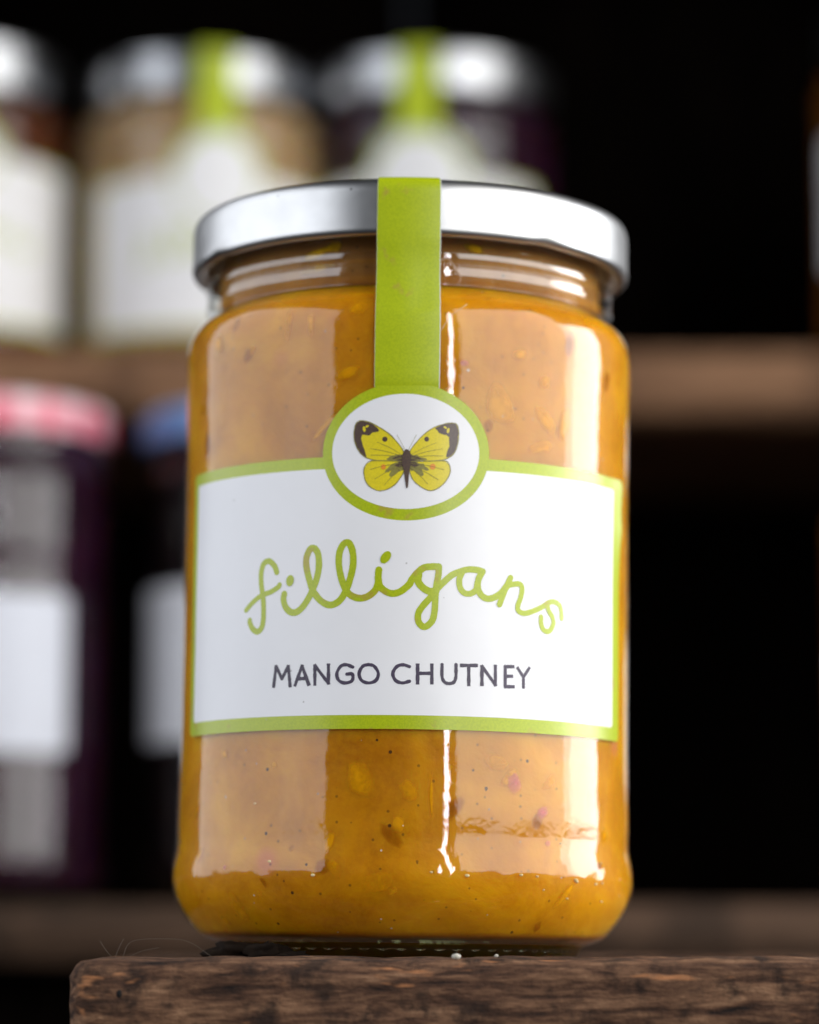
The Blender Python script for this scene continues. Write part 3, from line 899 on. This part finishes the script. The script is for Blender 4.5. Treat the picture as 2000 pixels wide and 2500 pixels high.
# ------------------------------------------------------------------ jars on the shelves
def small_jar(label, x, y, z0, Rj, H, lidR, lidH, contents, lidm, lab_z=None, lab_u=None, paper='far_white', turn=0.0, seal=True, oval=None, tall=False, group='jars on the shelves'):
    t = thing('shelf_jar', label, 'jar', (x, y, z0), group)
    zs = H - lidH
    pr = [(Rj * 0.80, 0), (Rj * 0.86, 0.4), (Rj * 0.97, 4.0), (Rj, 8.0), (Rj, 11), (Rj * 0.985, 12.5), (Rj * 0.985, zs * 0.5)]
    if tall:
        pr += [(Rj * 0.985, zs * 0.66), (Rj * 0.97, zs * 0.71), (Rj * 0.985, zs * 0.76)]
    pr += [(Rj * 0.985, zs - 12), (Rj, zs - 9), (Rj * 0.95, zs - 5), (lidR * 0.93, zs - 2.5), (lidR * 0.92, zs + 3)]
    pp = [(p[0], p[1]) for p in spline(pr, 4)]
    from_bm('glass', lathe(pp, 72, None, True, True), M['far_glass'], t)
    cp = [(max(1, r - 0.5), max(2.2, z)) for r, z in pp if 3 < z < zs - 1]
    from_bm('contents', lathe(cp, 48, None, True, True), contents, t)
    lp = [(lidR * 0.94, zs + 0.8), (lidR * 0.98, zs), (lidR, zs + 0.8), (lidR, zs + lidH - 2.6), (lidR * 0.985, zs + lidH - 1.2), (lidR * 0.95, zs + lidH - 0.3), (lidR * 0.9, zs + lidH), (lidR * 0.86, zs + lidH - 0.9), (8, zs + lidH - 0.8)]
    from_bm('lid', lathe([(p[0], p[1]) for p in spline(lp, 3)], 72, None, False, True), lidm, t)
    if lab_z:
        z0_, z1_ = lab_z
        hu = lab_u
        cr_ = 1.5
        o = corner(-hu + cr_, z0_ + cr_, cr_, math.pi) + corner(hu - cr_, z0_ + cr_, cr_, 1.5 * math.pi) + corner(hu - cr_, z1_ - cr_, cr_, 0)
        if oval:
            oa, ob, oz = oval
            o += [(oa * math.cos(math.pi * k / 40), oz + ob * math.sin(math.pi * k / 40)) for k in range(41)]
        o += corner(-hu + cr_, z1_ - cr_, cr_, 0.5 * math.pi)
        rl = lambda u, z: Rj + 0.15
        lb = from_bm('label', wrap_bm(flat_polys([o], 2.5), rl, Rj, turn), M['far_green'] if seal else M[paper], t)
        if seal:
            b_ = 1.3
            i_ = [(-hu + b_, z0_ + b_), (hu - b_, z0_ + b_), (hu - b_, z1_ - b_)]
            i_ += [((oa - b_) * math.cos(math.pi * k / 40), oz + (ob - b_) * math.sin(math.pi * k / 40)) for k in range(41)] + [(-hu + b_, z1_ - b_)]
            from_bm('white_field', wrap_bm(flat_polys([i_], 2.5), lambda u, z: Rj + 0.22, Rj, turn), M[paper], lb)
            bmt = bmesh.new()
            zc_ = z0_ + 0.55 * (z1_ - z0_)
            for q_, (w_, pts_) in enumerate(SCRIPT):
                ribbon(bmt, [(u_ * 0.85, zc_ + (z_ - 56.0) * 0.85) for u_, z_ in pts_], w_ * 0.85, 0, 2)
            for v in bmt.verts:
                v.co = wrap_pt(v.co.x, v.co.y, Rj + 0.28, Rj, turn)
            from_bm('script_lettering', bmt, M['far_green'], lb)
            ring = ellipse(0, oz - 1, oa - b_ * 0.8, ob - 1, 40)
            bmr = bmesh.new()
            ribbon(bmr, ring + [ring[0]], 0.8, 0, 1, 0, True)
            for v in bmr.verts:
                v.co = wrap_pt(v.co.x, v.co.y, Rj + 0.28, Rj, turn)
            from_bm('oval_ring', bmr, M['far_green'], lb)
            sp = [(Rj + 0.2, oz + ob - 1.5), (Rj + 0.2, zs - 8), ((Rj + lidR) / 2 + 0.6, zs - 3), (lidR + 0.35, zs + 0.5), (lidR + 0.3, zs + lidH - 2.4), (lidR * 0.985 + 0.3, zs + lidH - 1.0), (lidR * 0.95, zs + lidH + 0.1), (lidR * 0.85, zs + lidH + 0.3), (lidR * 0.6, zs + lidH + 0.3)]
            bms = bmesh.new()
            rows = [[bms.verts.new(wrap_pt(-5.9 + 11.8 * k / 8, p[1], p[0], Rj, turn)) for k in range(9)] for p in spline(sp, 4)]
            for a, b in zip(rows, rows[1:]):
                for k in range(8):
                    bms.faces.new((a[k], a[k + 1], b[k + 1], b[k]))
            from_bm('seal_strip', bms, M['far_green'], t)
    return t


US = 0.1663
small_jar('blurred jar of tan chutney with green seal strip on the upper shelf, left of centre', -0.0612, 0.388, US, 35.8, 91.0, 32.5, 12, M['tan'], M['far_lid'], (7.5, 52.5), 40, turn=0.20, oval=(13.5, 14.0, 53.0))
small_jar('blurred jar of dark plum chutney with green seal strip, directly behind the big lid', 0.0070, 0.392, US, 35.8, 92.0, 34.5, 12, M['plum'], M['far_lid'], (7.5, 53.5), 38, turn=-0.13, oval=(15.0, 14.0, 54.0))
small_jar('blurred dark jar with bright lid cut off by the left edge, on the upper shelf', -0.1355, 0.386, US, 36.0, 95, 32.5, 15, M['rust'], M['far_lid'], (9.5, 59.0), 40, turn=0.25, oval=(12.5, 10.0, 59.0))
small_jar('blurred amber jar with white label cut off by the right edge, on the upper shelf', 0.1570, 0.390, US, 36.0, 110, 33.0, 15, M['amber'], M['far_lid'], (30.0, 70.0), 47, seal=False)
LS = 0.0138
small_jar('tall dark jar with a pink and red checked lid at the left edge, lower shelf', -0.1090, 0.275, LS, 33.0, 123.5, 33.0, 9.0, M['plum'], M['red_check'], (35.5, 74.0), 29, paper='far_cool', seal=False, tall=True)
small_jar('blurred dark jar with a blue lid and shaded white label, half hidden by the big jar', -0.0300, 0.280, LS, 36.5, 122.5, 38.0, 9.0, M['black_jam'], M['blue_check'], (38.5, 77.0), 50, paper='far_shaded_white', seal=False, tall=True)
small_jar('blurred amber jar with white label cut off by the right edge, on the lower shelf', 0.1435, 0.285, LS, 36.5, 118.0, 34.0, 14.0, M['amber'], M['far_lid'], (28.0, 62.5), 50, seal=False)

# ------------------------------------------------------------------ crumbs and fibres
for lab_, sz, loc, sd in (('knobbly black crumb under the left edge of the big jar', (4.0, 2.6, 1.45), (-0.0268, -0.0245, 0.0013), 1.0),
                          ('dark angular crumb beside the knobbly black crumb under the jar', (3.4, 2.4, 1.40), (-0.0218, -0.0268, 0.0012), 2.3),
                          ('small flat dark crumb, rightmost of the dark ones under the jar', (2.3, 1.5, 0.62), (-0.0172, -0.0292, 0.0006), 3.9)):
    c = from_bm('dark_crumb', lump(sz, sd, 3, 0.5), M['bark'], None)
    c.location = loc
    tag(c, lab_, 'crumb', 'dark crumbs on the plank')
for lab_, sz, loc, sd in (('bright white crumb on the plank edge below the middle of the jar', (0.75, 0.5, 0.42), (0.0068, -0.0428, 0.0004), 5.0),
                          ('tiny dull white crumb right of the bright white crumb on the plank', (0.30, 0.24, 0.22), (0.0128, -0.0400, 0.0005), 6.0)):
    c = from_bm('pale_crumb', lump(sz, sd, 2, 0.3), M['pale_crumb'], None)
    c.location = loc
    tag(c, lab_, 'crumb', 'pale crumbs on the plank')


def on_jar(u, z, r):
    return jar_m @ wrap_pt(u, z, r, 36.2)


jar_m = Matrix.Translation(jar.location) @ Matrix.Rotation(R(0.68), 4, 'Y')
f = from_bm('fibre', tube([on_jar(5.0, 106.6, 33.75), on_jar(6.4, 106.9, 33.75), on_jar(8.2, 105.0, 33.7), on_jar(8.7, 104.0, 33.5), on_jar(8.3, 103.3, 33.2)], 0.000055, 5), M['fibre'])
tag(f, 'pale bent hair clinging to the glass neck right of the green strip', 'fibre', 'stray fibres')
f = from_bm('fibre', tube([on_jar(4.9, 95.0, 36.75), on_jar(6.4, 97.3, 36.6), on_jar(8.0, 98.6, 36.4), on_jar(9.0, 99.4, 36.15)], 0.000045, 5), M['fibre'])
tag(f, 'fine curved hair on the glass shoulder right of the green strip', 'fibre', 'stray fibres')
strands = [[(-0.0445, -0.035, 0.0004), (-0.0455, -0.035, 0.0016), (-0.0462, -0.035, 0.0027)],
           [(-0.0438, -0.036, 0.0004), (-0.0432, -0.036, 0.0018), (-0.0426, -0.036, 0.0030)],
           [(-0.0428, -0.035, 0.0003), (-0.0415, -0.035, 0.0026), (-0.0370, -0.036, 0.0030), (-0.0330, -0.036, 0.0026), (-0.0295, -0.036, 0.0004)],
           [(-0.0420, -0.034, 0.0003), (-0.0400, -0.034, 0.0012), (-0.0375, -0.034, 0.0017)]]
names = ['shortest web thread leaning left on the rounded plank end', 'short upright web thread on the rounded plank end', 'long arching web thread over the plank left of the jar', 'low slanting web thread under the long arching one']
for s_, nm in zip(strands, names):
    f = from_bm('web_thread', tube([Vector(p) for p in s_], 0.000022, 5), M['web'])
    tag(f, nm, 'thread', 'web threads on the plank')
